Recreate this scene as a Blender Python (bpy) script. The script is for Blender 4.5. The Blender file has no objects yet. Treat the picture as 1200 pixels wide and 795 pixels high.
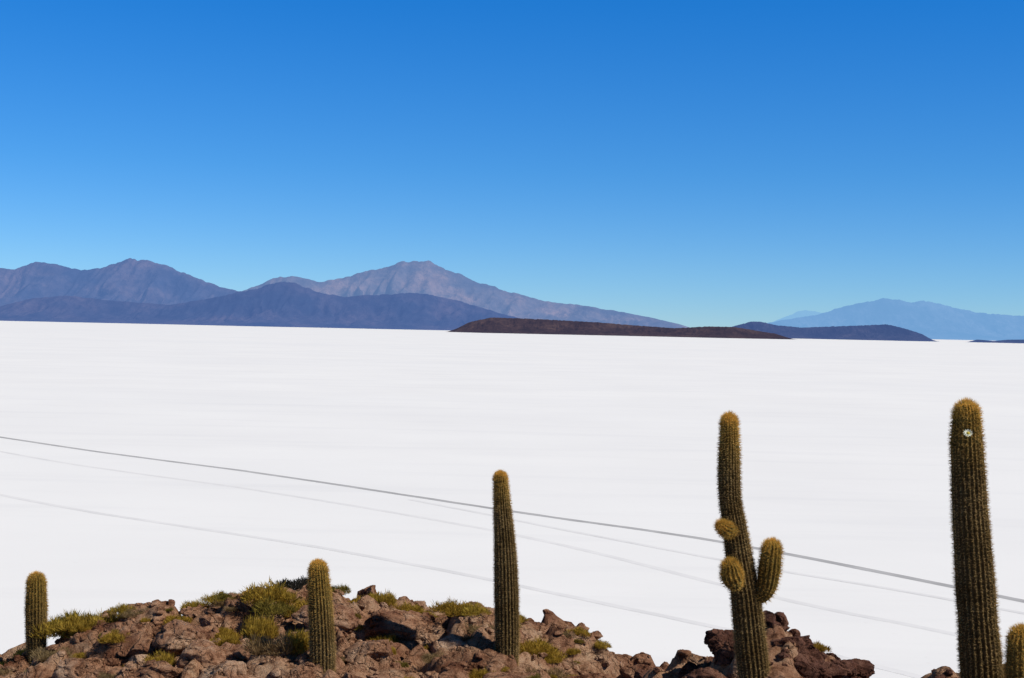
import bpy, bmesh, math, random
import numpy as np
from mathutils import Vector, Matrix, noise, Quaternion
random.seed(7); rng=np.random.default_rng(7)
S=bpy.context.scene
S.view_settings.view_transform='Standard'; S.view_settings.look='None'; S.view_settings.exposure=0

# ------------------------------------------------------------ helpers
def mesh_obj(name, verts, faces, mat=None, smooth=True, parent=None, loc=None):
    me=bpy.data.meshes.new(name)
    verts=np.asarray(verts,dtype=np.float32); faces=np.asarray(faces,dtype=np.int32)
    nv=len(verts); nf=len(faces); k=faces.shape[1]
    me.vertices.add(nv); me.vertices.foreach_set('co',verts.ravel())
    me.loops.add(nf*k); me.loops.foreach_set('vertex_index',faces.ravel())
    me.polygons.add(nf); me.polygons.foreach_set('loop_start',np.arange(0,nf*k,k,dtype=np.int32))
    me.polygons.foreach_set('loop_total',np.full(nf,k,dtype=np.int32))
    me.update(calc_edges=True); me.validate()
    if smooth: me.polygons.foreach_set('use_smooth',np.ones(len(me.polygons),dtype=bool))
    if mat: me.materials.append(mat)
    ob=bpy.data.objects.new(name,me); S.collection.objects.link(ob)
    if parent: ob.parent=parent
    if loc: ob.location=loc
    return ob
def grid_faces(nx,ny):
    i=np.arange(nx-1)[:,None]; j=np.arange(ny-1)[None,:]
    a=i*ny+j
    return np.stack([a,a+ny,a+ny+1,a+1],-1).reshape(-1,4)
class NT:
    def __init__(s,name):
        s.m=bpy.data.materials.new(name); s.m.use_nodes=True; s.t=s.m.node_tree; s.t.nodes.clear()
        s.out=s.t.nodes.new('ShaderNodeOutputMaterial')
    def n(s,typ,**kw):
        nd=s.t.nodes.new(typ)
        for k,v in kw.items():
            if k in ('inputs',):
                for a,b in v.items(): nd.inputs[a].default_value=b
            else: setattr(nd,k,v)
        return nd
    def l(s,a,b): s.t.links.new(a,b)
    def noise(s,scale,detail=6,rough=.6,co=None):
        nd=s.n('ShaderNodeTexNoise',inputs={'Scale':scale,'Detail':detail,'Roughness':rough})
        if co is not None: s.l(co,nd.inputs['Vector'])
        return nd.outputs['Fac']
    def ramp(s,fac,stops):
        nd=s.n('ShaderNodeValToRGB'); cr=nd.color_ramp
        while len(cr.elements)<len(stops): cr.elements.new(.5)
        for e,(p,c) in zip(cr.elements,stops):
            e.position=p; e.color=(c[0],c[1],c[2],1)
        s.l(fac,nd.inputs['Fac']); return nd.outputs['Color']
    def mix(s,fac,a,b,mode='MIX'):
        nd=s.n('ShaderNodeMix',data_type='RGBA',blend_type=mode)
        for sock,v in ((nd.inputs[0],fac),(nd.inputs[6],a),(nd.inputs[7],b)):
            if isinstance(v,(int,float)): sock.default_value=v
            elif isinstance(v,tuple): sock.default_value=(v[0],v[1],v[2],1)
            else: s.l(v,sock)
        return nd.outputs[2]
    def geo(s): return s.n('ShaderNodeNewGeometry').outputs['Position']
    def obj(s): return s.n('ShaderNodeTexCoord').outputs['Object']

# ------------------------------------------------------------ materials
def salt_mat():
    t=NT('salt'); p=t.geo()
    c=t.ramp(t.noise(.006,5,.6,p),[(.35,(.775,.76,.725)),(.65,(.81,.795,.755))])
    mp=t.n('ShaderNodeMapping'); mp.inputs['Scale'].default_value=(.004,.03,1); t.l(p,mp.inputs['Vector'])
    c=t.mix(t.ramp(t.noise(1,6,.65,mp.outputs[0]),[(.52,(0,0,0)),(.76,(.55,.55,.55))]),c,(.69,.68,.66))
    mp2=t.n('ShaderNodeMapping'); mp2.inputs['Scale'].default_value=(.0006,.0016,1); t.l(p,mp2.inputs['Vector'])
    c=t.mix(t.ramp(t.noise(1,5,.55,mp2.outputs[0]),[(.45,(0,0,0)),(.7,(.25,.25,.25))]),c,(.69,.69,.68))
    sp=t.ramp(t.noise(.35,4,.75,p),[(.62,(0,0,0)),(.8,(.4,.4,.4))]); c=t.mix(sp,c,(.6,.57,.53))
    b=t.n('ShaderNodeBsdfPrincipled'); t.l(c,b.inputs['Base Color']); b.inputs['Roughness'].default_value=.9
    b.inputs['Specular IOR Level'].default_value=.1
    t.l(b.outputs[0],t.out.inputs[0]); return t.m
def track_mat(name,a,bc):
    t=NT(name); p=t.geo()
    c=t.ramp(t.noise(.05,5,.7,p),[(.3,a),(.7,bc)])
    b=t.n('ShaderNodeBsdfDiffuse'); t.l(c,b.inputs[0]); t.l(b.outputs[0],t.out.inputs[0]); return t.m
def mountain_mat(name,c1,c2,c3,haze,scale):
    t=NT(name); p=t.geo()
    c=t.ramp(t.noise(scale,10,.66,p),[(.38,c1),(.5,c2),(.64,c3)])
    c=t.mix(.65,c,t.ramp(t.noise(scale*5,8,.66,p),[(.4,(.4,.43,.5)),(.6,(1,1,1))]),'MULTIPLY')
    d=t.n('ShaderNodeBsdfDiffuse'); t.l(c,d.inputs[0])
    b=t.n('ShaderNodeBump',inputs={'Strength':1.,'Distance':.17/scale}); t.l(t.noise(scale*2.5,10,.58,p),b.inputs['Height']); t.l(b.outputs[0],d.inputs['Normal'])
    e=t.n('ShaderNodeEmission'); e.inputs[0].default_value=(*haze,1); e.inputs[1].default_value=1  # aerial haze painted in as an even bluish glow over the rock
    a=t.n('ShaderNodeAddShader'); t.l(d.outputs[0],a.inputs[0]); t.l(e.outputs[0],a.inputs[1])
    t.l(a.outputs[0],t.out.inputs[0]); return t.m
def rock_mat(name,dark,mid,light):
    t=NT(name); p=t.geo()
    n1=t.noise(.9,8,.65,p); n2=t.noise(4.5,8,.7,p); n3=t.noise(26,6,.7,p)
    c=t.ramp(n1,[(.36,dark),(.5,mid),(.66,light)])
    c=t.mix(.85,c,t.ramp(n2,[(.37,(.20,.13,.10)),(.46,(.80,.72,.66)),(.55,(1,1,1))]),'MULTIPLY')
    c=t.mix(.55,c,t.ramp(n3,[(.36,(.45,.38,.35)),(.48,(1,1,1))]),'MULTIPLY')
    v=t.n('ShaderNodeTexVoronoi',feature='DISTANCE_TO_EDGE',inputs={'Scale':1.6})
    wn=t.n('ShaderNodeTexNoise',inputs={'Scale':2.,'Detail':4}); t.l(p,wn.inputs['Vector'])
    va=t.n('ShaderNodeVectorMath',operation='ADD'); t.l(p,va.inputs[0]); t.l(wn.outputs['Color'],va.inputs[1]); t.l(va.outputs[0],v.inputs['Vector'])
    crack=t.ramp(v.outputs['Distance'],[(0,(0,0,0)),(.06,(1,1,1))])
    b=t.n('ShaderNodeBsdfPrincipled'); b.inputs['Roughness'].default_value=.95; b.inputs['Specular IOR Level'].default_value=.1
    t.l(c,b.inputs['Base Color'])
    b1=t.n('ShaderNodeBump',inputs={'Strength':1.,'Distance':.26}); t.l(n2,b1.inputs['Height'])
    b2=t.n('ShaderNodeBump',inputs={'Strength':.9,'Distance':.04}); t.l(n3,b2.inputs['Height']); t.l(b1.outputs[0],b2.inputs['Normal'])
    b3=t.n('ShaderNodeBump',inputs={'Strength':.9,'Distance':.12}); t.l(crack,b3.inputs['Height']); t.l(b2.outputs[0],b3.inputs['Normal'])
    t.l(b3.outputs[0],b.inputs['Normal']); t.l(b.outputs[0],t.out.inputs[0]); return t.m
def foliage_mat(name,a,b_,c_):
    t=NT(name); o=t.n('ShaderNodeObjectInfo')
    c=t.ramp(t.noise(7,5,.7,t.geo()),[(.36,a),(.5,b_),(.66,c_)])
    c=t.mix(o.outputs['Random'],c,t.mix(.6,c,(.80,.60,.5),'MULTIPLY'))
    d=t.n('ShaderNodeBsdfDiffuse'); t.l(c,d.inputs[0])
    tr=t.n('ShaderNodeBsdfTranslucent'); t.l(c,tr.inputs[0])
    m=t.n('ShaderNodeMixShader'); m.inputs[0].default_value=.4; t.l(d.outputs[0],m.inputs[1]); t.l(tr.outputs[0],m.inputs[2])
    t.l(m.outputs[0],t.out.inputs[0]); return t.m
def cactus_mat(name,lo,hi,trans,nz=10):
    t=NT(name); at=t.n('ShaderNodeAttribute',attribute_name='age')
    n=t.noise(nz,4,.6,t.geo()); n2=t.noise(1.6,4,.6,t.geo())
    c=t.mix(at.outputs['Fac'],lo,hi)
    c=t.mix(.8,c,t.ramp(n,[(.3,(.5,.46,.42)),(.6,(1,1,1))]),'MULTIPLY')
    c=t.mix(.8,c,t.ramp(n2,[(.38,(.6,.55,.48)),(.58,(1,1,1))]),'MULTIPLY')
    d=t.n('ShaderNodeBsdfDiffuse'); t.l(c,d.inputs[0])
    tr=t.n('ShaderNodeBsdfTranslucent'); t.l(c,tr.inputs[0])
    m=t.n('ShaderNodeMixShader'); m.inputs[0].default_value=trans; t.l(d.outputs[0],m.inputs[1]); t.l(tr.outputs[0],m.inputs[2])
    t.l(m.outputs[0],t.out.inputs[0]); return t.m

# ------------------------------------------------------------ salt flat + tracks
ax=[-260000,-90000,-30000,-9000,-3000]+list(range(-1200,1201,60))+[3000,9000,30000,90000,260000]
xs=np.array(ax,float); X,Y=np.meshgrid(xs,xs,indexing='ij')
mesh_obj('salt_flat',np.stack([X.ravel(),Y.ravel(),np.zeros(X.size)],-1),grid_faces(len(xs),len(xs)),salt_mat(),False)
def ribbon(name,pts,w,mat,z):
    pts=[Vector((a,b,0)) for a,b in pts]; P=[]
    pp=[pts[0]*2-pts[1]]+pts+[pts[-1]*2-pts[-2]]
    for i in range(1,len(pp)-2):
        for k in range(24):
            t=k/24; a,b,c,d=pp[i-1:i+3]
            P.append(.5*((2*b)+(c-a)*t+(2*a-5*b+4*c-d)*t*t+(3*b-a-3*c+d)*t**3))
    P.append(pts[-1]); V=[]
    for i,p in enumerate(P):
        d=(P[min(i+1,len(P)-1)]-P[max(i-1,0)]).normalized(); nrm=Vector((-d.y,d.x,0))
        wob=.5*noise.noise(Vector((i*.13,z*100,0)))
        for s in (-1,-.33,.33,1):
            q=p+nrm*(s*w*.5*(1+.25*noise.noise(Vector((i*.4,s*3,5))))+wob); V.append((q.x,q.y,z))
    mesh_obj(name,V,grid_faces(len(P),4),mat,False)
ribbon('vehicle_track',[(-700,1180),(-256,714),(-101,570),(1.2,467),(60,410),(119,326),(170,240)],3.4,track_mat('track_main',(.33,.325,.32),(.48,.47,.46)),.03)
faint=track_mat('track_faint',(.64,.63,.61),(.75,.735,.71))
ribbon('vehicle_track',[(-520,980),(-228,637),(-91,511),(1.2,415),(60,326),(95,283),(140,220)],2.6,faint,.02)
ribbon('vehicle_track',[(-400,720),(-172,481),(-44,377),(41.5,291.5),(70,255),(120,190)],2.6,faint,.025)
ribbon('vehicle_track',[(-34,493),(55.6,377.6),(102,326),(150,262)],2.2,faint,.035)

# ------------------------------------------------------------ mountains
def mountain(name,D,prof,mat,seed,slope=3.2,gully=.7,nx=460,ny=80):
    k=D/1667.
    px=np.array([a for a,b in prof],float)*k; pz=np.array([b for a,b in prof],float)*k+60
    xs=np.linspace(px[0],px[-1],nx); h=np.maximum(np.interp(xs,px,pz),0)
    ker=np.array([1,2,3,2,1.]);ker/=ker.sum(); h=np.convolve(np.pad(h,2,mode='edge'),ker,'valid')
    hm=h.max(); W=hm*slope
    ts=np.linspace(-1,1,ny); V=np.zeros((nx,ny,3))
    for i,x in enumerate(xs):
        yc=D+W*.25*noise.noise(Vector((x/hm*.35,seed,0)))
        hh=h[i]*(1+.04*noise.noise(Vector((x/hm*5,seed,3)))+.022*noise.noise(Vector((x/hm*14,seed,3)))+.01*noise.noise(Vector((x/hm*33,seed,3))))
        w=W*(.35+.65*h[i]/hm)
        for j,t in enumerate(ts):
            y=yc+t*w; a=abs(t)
            f=(1-a)**1.35*(.82+.18*math.cos(a*math.pi))+.0
            q=Vector((x/hm*1.8+.7*noise.noise(Vector((x/hm,y/hm,seed))),y/hm*.55,seed))
            r=1-abs(noise.noise(q))*2; r2=1-abs(noise.noise(q*2.7+Vector((5,1,0))))*2; r3=noise.noise(q*8)
            g=(1-(r*.6+r2*.4+r3*.15))*gully*min(1,a*3.)
            z=hh*f*(1-g*.75)+hm*.05*min(1,a*4)*(1-a)*r3*min(1,h[i]/hm*3)
            V[i,j]=(x+hm*.08*r3*min(1,a*3),y,max(z,0)-3*(a>.999))
    return mesh_obj(name,V.reshape(-1,3),grid_faces(nx,ny),mat,True)
def P(s): return [(a-600,b) for a,b in s]
mA=mountain_mat('volcano_rock_hazed',(.032,.033,.042),(.070,.055,.053),(.15,.095,.072),(.105,.185,.375),.0006)
mB=mountain_mat('range_rock_hazed',(.018,.022,.036),(.042,.037,.045),(.085,.060,.058),(.075,.148,.345),.0006)
mC=mountain_mat('foothill_rock_hazed',(.013,.017,.026),(.028,.027,.035),(.056,.043,.046),(.062,.120,.30),.0008)
mD=mountain_mat('islet_rock_hazed',(.028,.017,.014),(.045,.026,.021),(.075,.045,.033),(.022,.026,.055),.002)
mE=mountain_mat('hill_rock_hazed',(.013,.015,.022),(.024,.024,.032),(.04,.034,.038),(.042,.08,.21),.001)
mF=mountain_mat('far_mountain_rock_hazed',(.008,.01,.012),(.022,.022,.025),(.04,.038,.038),(.165,.355,.64),.0004)
mG=mountain_mat('faint_mountain_rock_hazed',(.006,.008,.008),(.01,.012,.012),(.015,.017,.017),(.235,.47,.735),.0004)
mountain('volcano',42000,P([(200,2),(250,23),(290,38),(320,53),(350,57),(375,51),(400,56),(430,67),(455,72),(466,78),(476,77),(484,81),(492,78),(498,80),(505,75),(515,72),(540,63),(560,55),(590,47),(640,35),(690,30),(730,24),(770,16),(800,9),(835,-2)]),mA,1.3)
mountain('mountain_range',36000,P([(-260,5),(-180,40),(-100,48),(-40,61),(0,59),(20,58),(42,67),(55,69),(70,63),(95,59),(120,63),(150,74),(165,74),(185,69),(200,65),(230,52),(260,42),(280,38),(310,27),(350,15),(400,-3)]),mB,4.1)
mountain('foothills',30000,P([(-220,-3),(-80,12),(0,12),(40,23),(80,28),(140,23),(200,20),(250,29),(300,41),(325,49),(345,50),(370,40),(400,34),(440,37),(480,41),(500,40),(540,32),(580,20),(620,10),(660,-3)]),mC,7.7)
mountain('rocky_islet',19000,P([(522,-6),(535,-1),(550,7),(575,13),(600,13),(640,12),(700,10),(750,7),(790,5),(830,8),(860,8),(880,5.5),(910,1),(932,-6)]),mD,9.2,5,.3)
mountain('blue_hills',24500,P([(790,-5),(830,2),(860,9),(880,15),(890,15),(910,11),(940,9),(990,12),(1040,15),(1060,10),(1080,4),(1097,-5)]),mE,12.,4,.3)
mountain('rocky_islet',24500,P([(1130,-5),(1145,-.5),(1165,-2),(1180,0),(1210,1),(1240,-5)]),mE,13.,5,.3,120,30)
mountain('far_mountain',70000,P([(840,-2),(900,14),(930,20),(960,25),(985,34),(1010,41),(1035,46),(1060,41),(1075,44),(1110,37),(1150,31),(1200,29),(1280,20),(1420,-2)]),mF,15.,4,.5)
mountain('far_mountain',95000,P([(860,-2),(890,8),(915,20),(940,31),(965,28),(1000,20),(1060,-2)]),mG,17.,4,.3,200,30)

# ------------------------------------------------------------ island terrain
K1=np.array([(-60,30),(-30,44),(-15,50.7),(-12.6,51.35),(-11.5,51.8),(-10,52.45),(-7.85,52.85),(-5.7,53.2),(-3.3,53.12),(-1.6,53.0),(.57,52.78),(2.3,52.15),(3.6,51.5),(4.5,51.1),(6,49.5),(12,44),(50,20)])
K2=np.array([(-10,42),(1.2,51),(2.6,52.7),(3.0,53.15),(3.5,53.45),(4.3,53.8),(5.2,54.15),(6.17,53.85),(7.0,53.5),(7.5,52.9),(9,51),(14,46),(50,25)])
K3=np.array([(-10,40),(4,50),(6.2,53.0),(6.7,53.85),(7.1,54.3),(7.5,54.45),(8.8,54.55),(10,54.5),(14,54),(25,48),(60,25)])
def knoll(x,y,K,yc,wf,fs=.12):
    c=float(np.interp(x,K[:,0],K[:,1])); d=y-yc
    if d<0:
        d=-d; return c-fs*d-max(0,d-wf)*.8
    return c-.75*d*d/(d+1.6)
def base_h(x,y):
    r=math.hypot(x*.6,y)
    return 58.3-.42*r
def height(x,y):
    y2=y+1.0*noise.noise(Vector((x*.25,y*.1,3)))
    z=max(knoll(x,y2,K1,36,8.),knoll(x,y2,K2,28,4.5),knoll(x,y,K3,24,4.))
    b=base_h(x,y); b+=min(2.,math.hypot(x,y)*.05)*noise.noise(Vector((x*.06,y*.06,1)))*1.5
    z=max(z,b)
    if -17<x<13 and 18<y<46:
        q=Vector((x*.6+.5*noise.noise(Vector((x,y,2))),y*.6+.5*noise.noise(Vector((x,y,8))),0))
        d,_=noise.voronoi(q); e=d[1]-d[0]
        q2=Vector((x*1.9,y*1.9,4)); d2,_=noise.voronoi(q2); e2=d2[1]-d2[0]
        z+=.6*min(e,.4)/.4-.38+.13*min(e2,.4)/.4-.05
        z+=.16*noise.noise(Vector((x*.6,y*.6,5)))+.06*noise.noise(Vector((x*3,y*3,5)))+.02*noise.noise(Vector((x*7,y*7,5)))
    else:
        z+=.5*noise.noise(Vector((x*.3,y*.3,5)))
    return max(z,-1.5)
def axis(a,b,step,lo,hi):
    c=list(np.arange(a,b,step)); s=step; v=a
    L=[]
    while v>lo: s*=1.18; v-=s; L.append(v)
    R=[]; s=step; v=b
    while v<hi: R.append(v); s*=1.18; v+=s
    return np.array(L[::-1]+c+R)
gx=axis(-15.5,11.5,.07,-260,260); gy=axis(20,41,.08,-160,190)
Z=np.array([[height(x,y) for y in gy] for x in gx])
X,Y=np.meshgrid(gx,gy,indexing='ij')
rockA=rock_mat('island_rock',(.21,.09,.048),(.43,.235,.135),(.58,.38,.235))
rockB=rock_mat('boulder_rock',(.23,.10,.055),(.46,.25,.145),(.64,.43,.28))
rockC=rock_mat('dark_rock',(.075,.033,.023),(.18,.083,.055),(.31,.165,.11))
mesh_obj('island_terrain',np.stack([X.ravel(),Y.ravel(),Z.ravel()],-1),grid_faces(len(gx),len(gy)),rockA,True)
def ground(x,y):
    i=int(np.clip(np.searchsorted(gx,x),1,len(gx)-1)); j=int(np.clip(np.searchsorted(gy,y),1,len(gy)-1))
    return float(Z[i-1:i+1,j-1:j+1].mean())

SHR=[(-10.7,35.5,.75,'G',1),(-11.1,35.2,.7,'Y',.9),(-10.1,35.7,.6,'Y',1),(-10.4,34.9,.6,'Y',.8),(-9.6,35.6,.4,'Y',.8),(-7.85,36,.42,'Y',.9),(-7.4,36.1,.38,'Y',.8),
 (-5.93,34.9,.75,'Y',.9),(-5.2,35.1,.7,'Y',.8),(-5.6,34.4,.65,'G',.8),(-5.7,33.0,.55,'Y',1.5),(-5.4,36.1,.55,'D',1.1),(-4.9,36.2,.4,'D',1.),(-3.7,35.9,.5,'Y',.9),(-3.2,36.,.5,'Y',.9),(-4.2,35.9,.4,'G',.9),
 (-2.5,35.9,.5,'Y',.7),(-2.1,36.,.45,'Y',.8),(-1.3,34.6,.6,'Y',.7),(-.8,34.5,.5,'Y',.7),(.67,34.0,.6,'Y',.8),(1.1,34.1,.45,'Y',.8),(.95,32.9,.5,'B',.8),(1.85,35.5,.4,'Y',.6),
 (-4.5,31.2,.5,'Y',1.3),(-5.15,31.0,.55,'B',1.2),(-8.3,32,.35,'Y',1),(-7.6,31.3,.45,'Y',1),(-10.8,33.9,.5,'B',.8),(-2.9,33.9,.45,'Y',.8),(5.72,27.2,.36,'B',.9),(5.95,27.3,.3,'Y',.9),
 (-2.07,30.9,.38,'Y',.8),(-.6,34.0,.4,'B',.7),(-11.9,35.5,.5,'Y',.9),(-6.9,35.4,.4,'G',.7),(-9.2,35.3,.35,'B',.8),(-1.6,32.2,.36,'B',.7),(-.5,31.6,.36,'Y',.8),(1.5,33.5,.35,'Y',.7),(-12.5,35.4,.45,'Y',.8),(-9.1,33.2,.4,'Y',.8),(-6.6,33.6,.35,'Y',.9),
 (-9.9,32.9,.4,'Y',.8),(-3.4,32.4,.3,'Y',.8),(2.4,35.2,.3,'Y',.7),(-8.0,34.6,.4,'Y',.7),(-1.9,33.3,.3,'Y',.8),(-6.3,32.3,.35,'Y',1.1),(.2,35.4,.4,'Y',.7)]
def nearsh(x,y,s): return any(math.hypot(x-a[0],(y-a[1])*(.8 if y<a[1] else 1.2))<s*.75+a[2]*.55 for a in SHR)
# boulders
def ico(sub):
    bm=bmesh.new(); bmesh.ops.create_icosphere(bm,subdivisions=sub,radius=1)
    v=np.array([p.co[:] for p in bm.verts]); f=np.array([[q.index for q in p.verts] for p in bm.faces]); bm.free(); return v,f
def rock_template(sub,seed):
    r=np.random.default_rng(seed); v,f=ico(sub); v=v.copy()
    for _ in range(11):
        n=r.normal(size=3); n/=np.linalg.norm(n); d=r.uniform(.45,.85)
        s=np.maximum(0,v@n-d); v-=np.outer(s*.95,n)
    out=[]
    for p in v:
        q=Vector(p)
        m=1+.14*noise.noise(q*1.6+Vector((seed,0,0)))+.08*noise.noise(q*4+Vector((seed,0,0)))+.04*noise.noise(q*9)
        c=1-abs(noise.noise(q*1.9+Vector((0,seed,0))))*9
        if c>0: m-=.13*c
        out.append(p*m)
    return np.array(out),f
TL=[rock_template(5,i) for i in range(7)]; TS=[rock_template(3,i+20) for i in range(6)]
def scatter(name,spots,mat,T):
    V=[];F=[];o=0
    for (x,y,z,s,fl) in spots:
        v,f=T[rng.integers(len(T))]
        q=Quaternion(rng.normal(size=4)); q.normalize(); R=np.array(q.to_matrix())
        sc=np.array([s*rng.uniform(.8,1.45),s*rng.uniform(.8,1.3),s*fl])
        V.append((v@R.T)*sc+np.array([x,y,z])); F.append(f+o); o+=len(v)
    mesh_obj(name,np.concatenate(V),np.concatenate(F),mat,True)
cact=[(0,32.8),(-3.9,30.6),(-11.6,35.1)]
big=[]
for _ in range(130):
    x=rng.uniform(-12.5,3.6); y=rng.uniform(29.5,37); s=rng.uniform(.22,.6)*rng.choice([.6,1,1.3])
    if any(math.hypot(x-a,y-b)<s+.5 and y<b+.5 for a,b in cact) or nearsh(x,y,s): continue
    if y>35: s*=.6
    big.append((x,y,ground(x,y)-s*.08,s,rng.uniform(.55,.9)))
for x,y,s in [(-6.9,31.5,.85),(-6.1,31.9,.65),(-7.4,33.2,.8),(-2.2,34.4,.85),(-3.0,32.2,.6),(-1.2,33.2,.6),(1.9,33.4,.7),(-8.7,33.9,.5),(-4.2,33.9,.7),(1.0,31.6,.6)]:
    big.append((x,y,ground(x,y)+.04,s,.72))
scatter('boulders',big,rockB,TL)
small=[]
for _ in range(1700):
    x=rng.uniform(-14,4.2); y=rng.uniform(29,38); s=rng.uniform(.04,.17)
    small.append((x,y,ground(x,y),s,rng.uniform(.5,.9)))
scatter('loose_stones',small,rockB,TS)
dk=[]
for _ in range(66):
    x=rng.uniform(2.9,7.3); y=rng.uniform(25.3,28.6); s=rng.uniform(.14,.42)
    if math.hypot(x-4.5,y-25.5)<s+.35: continue
    dk.append((x,y,ground(x,y)+s*.05,s,rng.uniform(.6,.95)))
dk+= [(5.15,27.9,ground(5.15,27.9)+.12,.34,.8),(5.35,28.1,ground(5.3,28.1)+.15,.26,.8)]
for _ in range(26):
    x=rng.uniform(7.1,9.6); y=rng.uniform(22.,24.4); s=rng.uniform(.08,.22)
    dk.append((x,y,ground(x,y),s,rng.uniform(.6,.9)))
scatter('dark_boulders',dk,rockC,TL)
sm=[]
for _ in range(500):
    x=rng.uniform(2.6,9.5); y=rng.uniform(21.5,29); sm.append((x,y,ground(x,y),rng.uniform(.03,.11),.8))
scatter('dark_stones',sm,rockC,TS)

# ------------------------------------------------------------ shrubs
def shrub_mesh(name,mat,n,seed,up,bl,bw):
    r=np.random.default_rng(seed); V=[];F=[]
    lobes=[(r.uniform(-.6,.6),r.uniform(-.6,.6),r.uniform(.2,.45),r.uniform(.6,1.5)) for _ in range(12)]
    for i in range(n):
        lx,ly,lr,lh=lobes[r.integers(len(lobes))]
        d=r.normal(size=3); d[2]=abs(d[2]); d/=np.linalg.norm(d)
        rad=lr*r.uniform(.2,1.)**.5
        p=np.array([lx,ly,0])+d*rad*np.array([1,1,lh*1.3])
        dd=d+r.normal(size=3)*.4+np.array([0,0,up]); dd/=np.linalg.norm(dd)
        s=np.cross(dd,r.normal(size=3)); s/=np.linalg.norm(s)
        L=bl*r.uniform(.5,1.9); w=bw*r.uniform(.7,1.3); o=len(V)
        V+= [p-s*w*.5,p+s*w*.5,p+dd*L*.6+s*w*.45,p+dd*L]; F.append((o,o+1,o+2,o+3))
    ob=mesh_obj(name,V,F,mat,False); me=ob.data; bpy.data.objects.remove(ob); return me
fY=foliage_mat('shrub_yellow_green',(.13,.088,.018),(.42,.295,.045),(.64,.47,.09))
fG=foliage_mat('shrub_green',(.07,.058,.016),(.23,.185,.038),(.42,.33,.075))
fB=foliage_mat('shrub_dry',(.11,.078,.038),(.30,.215,.10),(.46,.34,.18))
fD=foliage_mat('shrub_dark',(.02,.022,.02),(.05,.05,.04),(.09,.085,.065))
SH={'Y':[shrub_mesh('tola',fY,2800,i,.7,.17,.026) for i in (1,2,3)],
    'G':[shrub_mesh('tola_g',fG,2800,i,.6,.16,.026) for i in (4,5)],
    'B':[shrub_mesh('tola_b',fB,2800,i,.5,.16,.022) for i in (6,7)],
    'D':[shrub_mesh('tola_d',fD,2800,8,.2,.10,.035)]}
def shrub(x,y,r,k,h=1.):
    me=SH[k][rng.integers(len(SH[k]))]
    ob=bpy.data.objects.new('shrub',me); S.collection.objects.link(ob)
    g=max(ground(x,y),ground(x+r*.4,y),ground(x-r*.4,y),ground(x,y-r*.4))
    ob.location=(x,y,g-.06); ob.rotation_euler=(0,0,rng.uniform(0,6.28)); ob.scale=(r,r,r*h)
for a in SHR: shrub(*a)
for _ in range(90):
    x=rng.uniform(-12.5,2.5); y=rng.uniform(30.5,36.3)
    if any(math.hypot(x-a,y-b)<.6 for a,b in cact): continue
    shrub(x,y,rng.uniform(.1,.26),rng.choice(['Y','B','G','B']),rng.uniform(.7,1.2))

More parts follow.
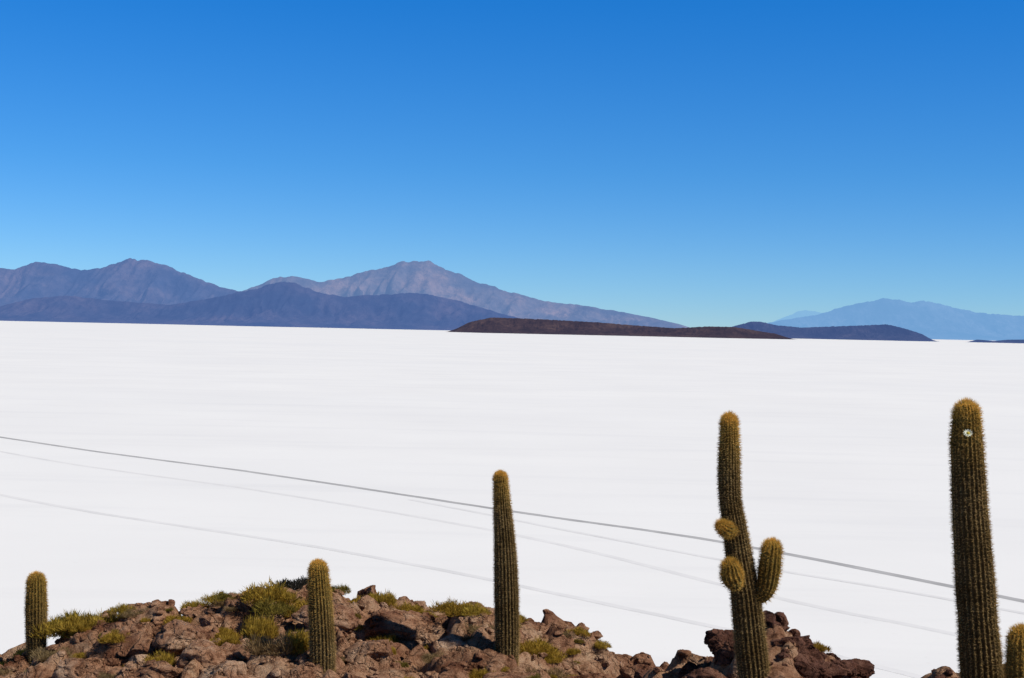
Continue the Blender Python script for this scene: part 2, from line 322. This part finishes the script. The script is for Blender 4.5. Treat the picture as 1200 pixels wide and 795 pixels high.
# ------------------------------------------------------------ cacti
cb=cactus_mat('cactus_skin',(.125,.088,.036),(.25,.18,.045),.0)
cs=cactus_mat('cactus_spines',(.60,.42,.19),(.95,.60,.12),.4)
def column(pts,ribs,seed,parent,name,goldlen,dens=1.):
    """pts: list (x,y,z,r) along the axis, bottom to top; closed by a rounded tip"""
    r_=np.random.default_rng(seed)
    P_=[Vector(p[:3]) for p in pts]; R_=[p[3] for p in pts]
    A=[P_[0]*2-P_[1]]+P_+[P_[-1]*2-P_[-2]]; C=[];CR=[]
    for i in range(len(P_)-1):
        a,b,c,d=A[i:i+4]; n=max(4,int((c-b).length/.045))
        for k in range(n):
            t=k/n; C.append(.5*((2*b)+(c-a)*t+(2*a-5*b+4*c-d)*t*t+(3*b-a-3*c+d)*t**3)); CR.append(R_[i]*(1-t)+R_[i+1]*t)
    C.append(P_[-1]); CR.append(R_[-1])
    D=(C[-1]-C[-2]).normalized(); rt=CR[-1]; top=C[-1]
    for k in range(1,13):
        a=k/12*math.pi/2*.985; C.append(top+D*(rt*1.25*math.sin(a))); CR.append(rt*math.cos(a)**.85)
    N=len(C); seg=ribs*6; V=np.zeros((N,seg,3)); age=np.zeros((N,seg)); L=[0]
    for i in range(1,N): L.append(L[-1]+(C[i]-C[i-1]).length)
    tot=L[-1]; SV=[];SF=[];SA=[]
    ref=Vector((0,1,0))
    for i in range(N):
        T=(C[min(i+1,N-1)]-C[max(i-1,0)]).normalized()
        u=ref-T*ref.dot(T); u.normalize(); w=T.cross(u)
        rr=CR[i]*(1+.035*noise.noise(Vector((L[i]*1.8,seed,0)))-.06*max(0,noise.noise(Vector((L[i]*.9,seed,7)))))
        ag=max(0.,1-(tot-L[i])/goldlen)**1.2
        for s in range(seg):
            a=2*math.pi*s/seg; rib=math.cos(a*ribs)
            q=rr*(1+.075*rib-.055)
            V[i,s]=C[i]+u*(math.cos(a)*q)+w*(math.sin(a)*q); age[i,s]=ag
        slope=0 if i<N-13 else (i-(N-13))/12
        for k in range(ribs):
            if i>=N-4 and k%2: continue
            a=2*math.pi*k/ribs; O=u*math.cos(a)+w*math.sin(a)
            base=C[i]+O*(rr*1.01)
            base=base+T*r_.uniform(-.012,.012)
            nrm=(O*(1-slope*.8)+T*slope*1.1).normalized()
            for m in range(int(9*dens)):
                d=(nrm+Vector(r_.normal(size=3))*.6+T*(-.12+.35*ag)).normalized()
                ln=r_.uniform(.03,.08)*(1+.25*ag); sd=d.cross(Vector(r_.normal(size=3))).normalized()*.0034
                o=len(SV); SV+=[base-sd,base+sd,base+d*ln]; SF.append((o,o+1,o+2)); SA+=[ag*r_.uniform(.7,1)+.15*r_.random()]*3
    F=[]
    for i in range(N-1):
        for s in range(seg):
            s2=(s+1)%seg; F.append((i*seg+s,i*seg+s2,(i+1)*seg+s2,(i+1)*seg+s))
    b=mesh_obj(name,V.reshape(-1,3),F,cb,True,parent)
    at=b.data.attributes.new('age','FLOAT','POINT'); at.data.foreach_set('value',age.ravel().astype(np.float32))
    sp=mesh_obj(name+'_spines',[tuple(v) for v in SV],SF,cs,False,parent)
    at=sp.data.attributes.new('age','FLOAT','POINT'); at.data.foreach_set('value',np.array(SA,dtype=np.float32))
def cactus():
    e=bpy.data.objects.new('cardon_cactus',None); S.collection.objects.link(e); return e
c=cactus(); column([(-11.58,35.1,51.45,.20),(-11.6,35.1,52.2,.24),(-11.61,35.1,52.9,.25),(-11.62,35.1,53.42,.225)],20,1,c,'trunk',1.5)
c=cactus(); column([(-3.92,30.6,52.1,.25),(-3.94,30.6,53.0,.26),(-4.0,30.6,53.9,.255),(-4.06,30.6,54.66,.195)],22,2,c,'trunk',1.8)
c=cactus(); column([(.04,32.76,52.0,.24),(.04,32.76,52.8,.27),(0,32.76,53.9,.27),(-.06,32.76,55,.24),(-.14,32.76,55.9,.19),(-.19,32.76,56.5,.15)],22,3,c,'trunk',1.)
c=cactus()
column([(4.57,25.5,52.9,.27),(4.48,25.5,53.85,.27),(4.38,25.5,54.6,.27),(4.29,25.5,55.3,.255),(4.17,25.5,55.95,.225),(4.07,25.5,56.52,.21),(3.98,25.5,57.0,.19),(3.95,25.5,57.44,.19),(3.94,25.5,57.95,.175),(3.93,25.5,58.36,.145)],22,4,c,'trunk',1.2)
column([(4.36,25.45,55.28,.10),(4.55,25.42,55.32,.135),(4.65,25.4,55.5,.17),(4.69,25.4,55.8,.20),(4.72,25.4,56.1,.175)],16,5,c,'arm',2.4)
column([(4.05,25.35,56.50,.07),(3.93,25.25,56.50,.12),(3.86,25.2,56.53,.135),(3.82,25.18,56.56,.10)],13,6,c,'bud_arm',1.6)
column([(4.12,25.3,55.62,.09),(4.03,25.2,55.62,.17),(3.98,25.16,55.72,.19),(3.96,25.14,55.80,.16)],15,7,c,'bud_arm',1.6)
c=cactus()
column([(7.47,22,53.7,.30),(7.39,22,54.77,.31),(7.3,22,55.7,.29),(7.21,22,56.68,.275),(7.15,22,57.3,.26),(7.11,22,57.87,.25),(7.07,22,58.4,.23),(7.06,22,58.77,.2)],24,8,c,'trunk',1.2)
def petals():
    V=[];F=[]
    for ring,(n,R0,ti) in enumerate([(12,.062,.5),(10,.042,1.)]):
        for i in range(n):
            a=2*math.pi*(i+.5*ring)/n
            for (rr,w,h) in ((.012,.004,0),(R0*.6,.011,.3*ti),(R0,.004,.6*ti)):
                for s in (-1,1):
                    V.append((math.cos(a)*rr-math.sin(a)*w*s,math.sin(a)*rr+math.cos(a)*w*s,h*R0))
            o=len(V)-6; F+=[(o,o+1,o+3,o+2),(o+2,o+3,o+5,o+4)]
    return V,F
def flat(name,c_):
    t=NT(name); n=t.noise(60,3,.5,t.obj()); col=t.ramp(n,[(.3,tuple(q*.8 for q in c_)),(.7,c_)])
    d=t.n('ShaderNodeBsdfDiffuse'); t.l(col,d.inputs[0]); t.l(d.outputs[0],t.out.inputs[0]); return t.m
v,f=petals(); fl=mesh_obj('flower_petals',v,f,flat('petal',(.8,.8,.62)),False,c); fl.location=(6.99,21.70,58.55); fl.rotation_euler=(math.radians(50),0,math.radians(-15)); fl.scale=(1.15,)*3
v,f=ico(2); fc=mesh_obj('flower_centre',v*np.array([.022,.022,.014])*1.2,f,flat('stamens',(.6,.45,.08)),True,c); fc.location=(6.99,21.69,58.56); fc.rotation_euler=fl.rotation_euler
c=cactus(); column([(7.66,21,53.7,.2),(7.66,21,54.5,.22),(7.65,21,55.1,.22),(7.64,21,55.5,.2)],20,9,c,'trunk',2.2)

# ------------------------------------------------------------ light, sky, camera
az,el=math.radians(114),math.radians(47)
d=Vector((math.sin(az)*math.cos(el),math.cos(az)*math.cos(el),math.sin(el)))
sl=bpy.data.lights.new('sun','SUN'); sl.energy=4.6; sl.angle=math.radians(.5); sl.color=(1,.955,.88)
so=bpy.data.objects.new('sun',sl); S.collection.objects.link(so); so.rotation_euler=d.to_track_quat('Z','Y').to_euler(); so.location=(50,-20,120)
w=bpy.data.worlds.new('World'); S.world=w; w.use_nodes=True; nt=w.node_tree; bg=nt.nodes['Background']
sk=nt.nodes.new('ShaderNodeTexSky'); sk.sky_type='NISHITA'; sk.sun_disc=False; sk.sun_elevation=el; sk.sun_rotation=az
sk.altitude=3700; sk.air_density=1.; sk.dust_density=.1; sk.ozone_density=2.5
# sky tint by elevation: polarised look low down, unseen upper part neutralised to balance lighting
tc=nt.nodes.new('ShaderNodeTexCoord'); sx=nt.nodes.new('ShaderNodeSeparateXYZ'); nt.links.new(tc.outputs['Generated'],sx.inputs[0])
rp=nt.nodes.new('ShaderNodeValToRGB'); st=[(0,(.56,.80,1.05)),(.045,(.48,.82,1.12)),(.11,(.31,.83,1.25)),(.225,(.12,.85,1.52)),(.4,(.18,.55,.95)),(.7,(.40,.52,.68))]
while len(rp.color_ramp.elements)<len(st): rp.color_ramp.elements.new(.5)
for e,(p_,c_) in zip(rp.color_ramp.elements,st): e.position=p_; e.color=(*c_,1)
nt.links.new(sx.outputs[2],rp.inputs[0])
mx=nt.nodes.new('ShaderNodeMix'); mx.data_type='RGBA'; mx.blend_type='MULTIPLY'; mx.inputs[0].default_value=1; mx.clamp_result=False
nt.links.new(sk.outputs[0],mx.inputs[6]); nt.links.new(rp.outputs[0],mx.inputs[7])
nt.links.new(mx.outputs[2],bg.inputs[0]); bg.inputs[1].default_value=.10
cam=bpy.data.cameras.new('camera'); cam.lens=50; cam.sensor_width=36; cam.clip_start=.3; cam.clip_end=600000
co=bpy.data.objects.new('camera',cam); S.collection.objects.link(co)
co.matrix_world=Matrix.Translation((0,0,60))@Matrix.Rotation(math.pi/2-.0072,4,'X')@Matrix.Rotation(.0217,4,'Z')
S.camera=co
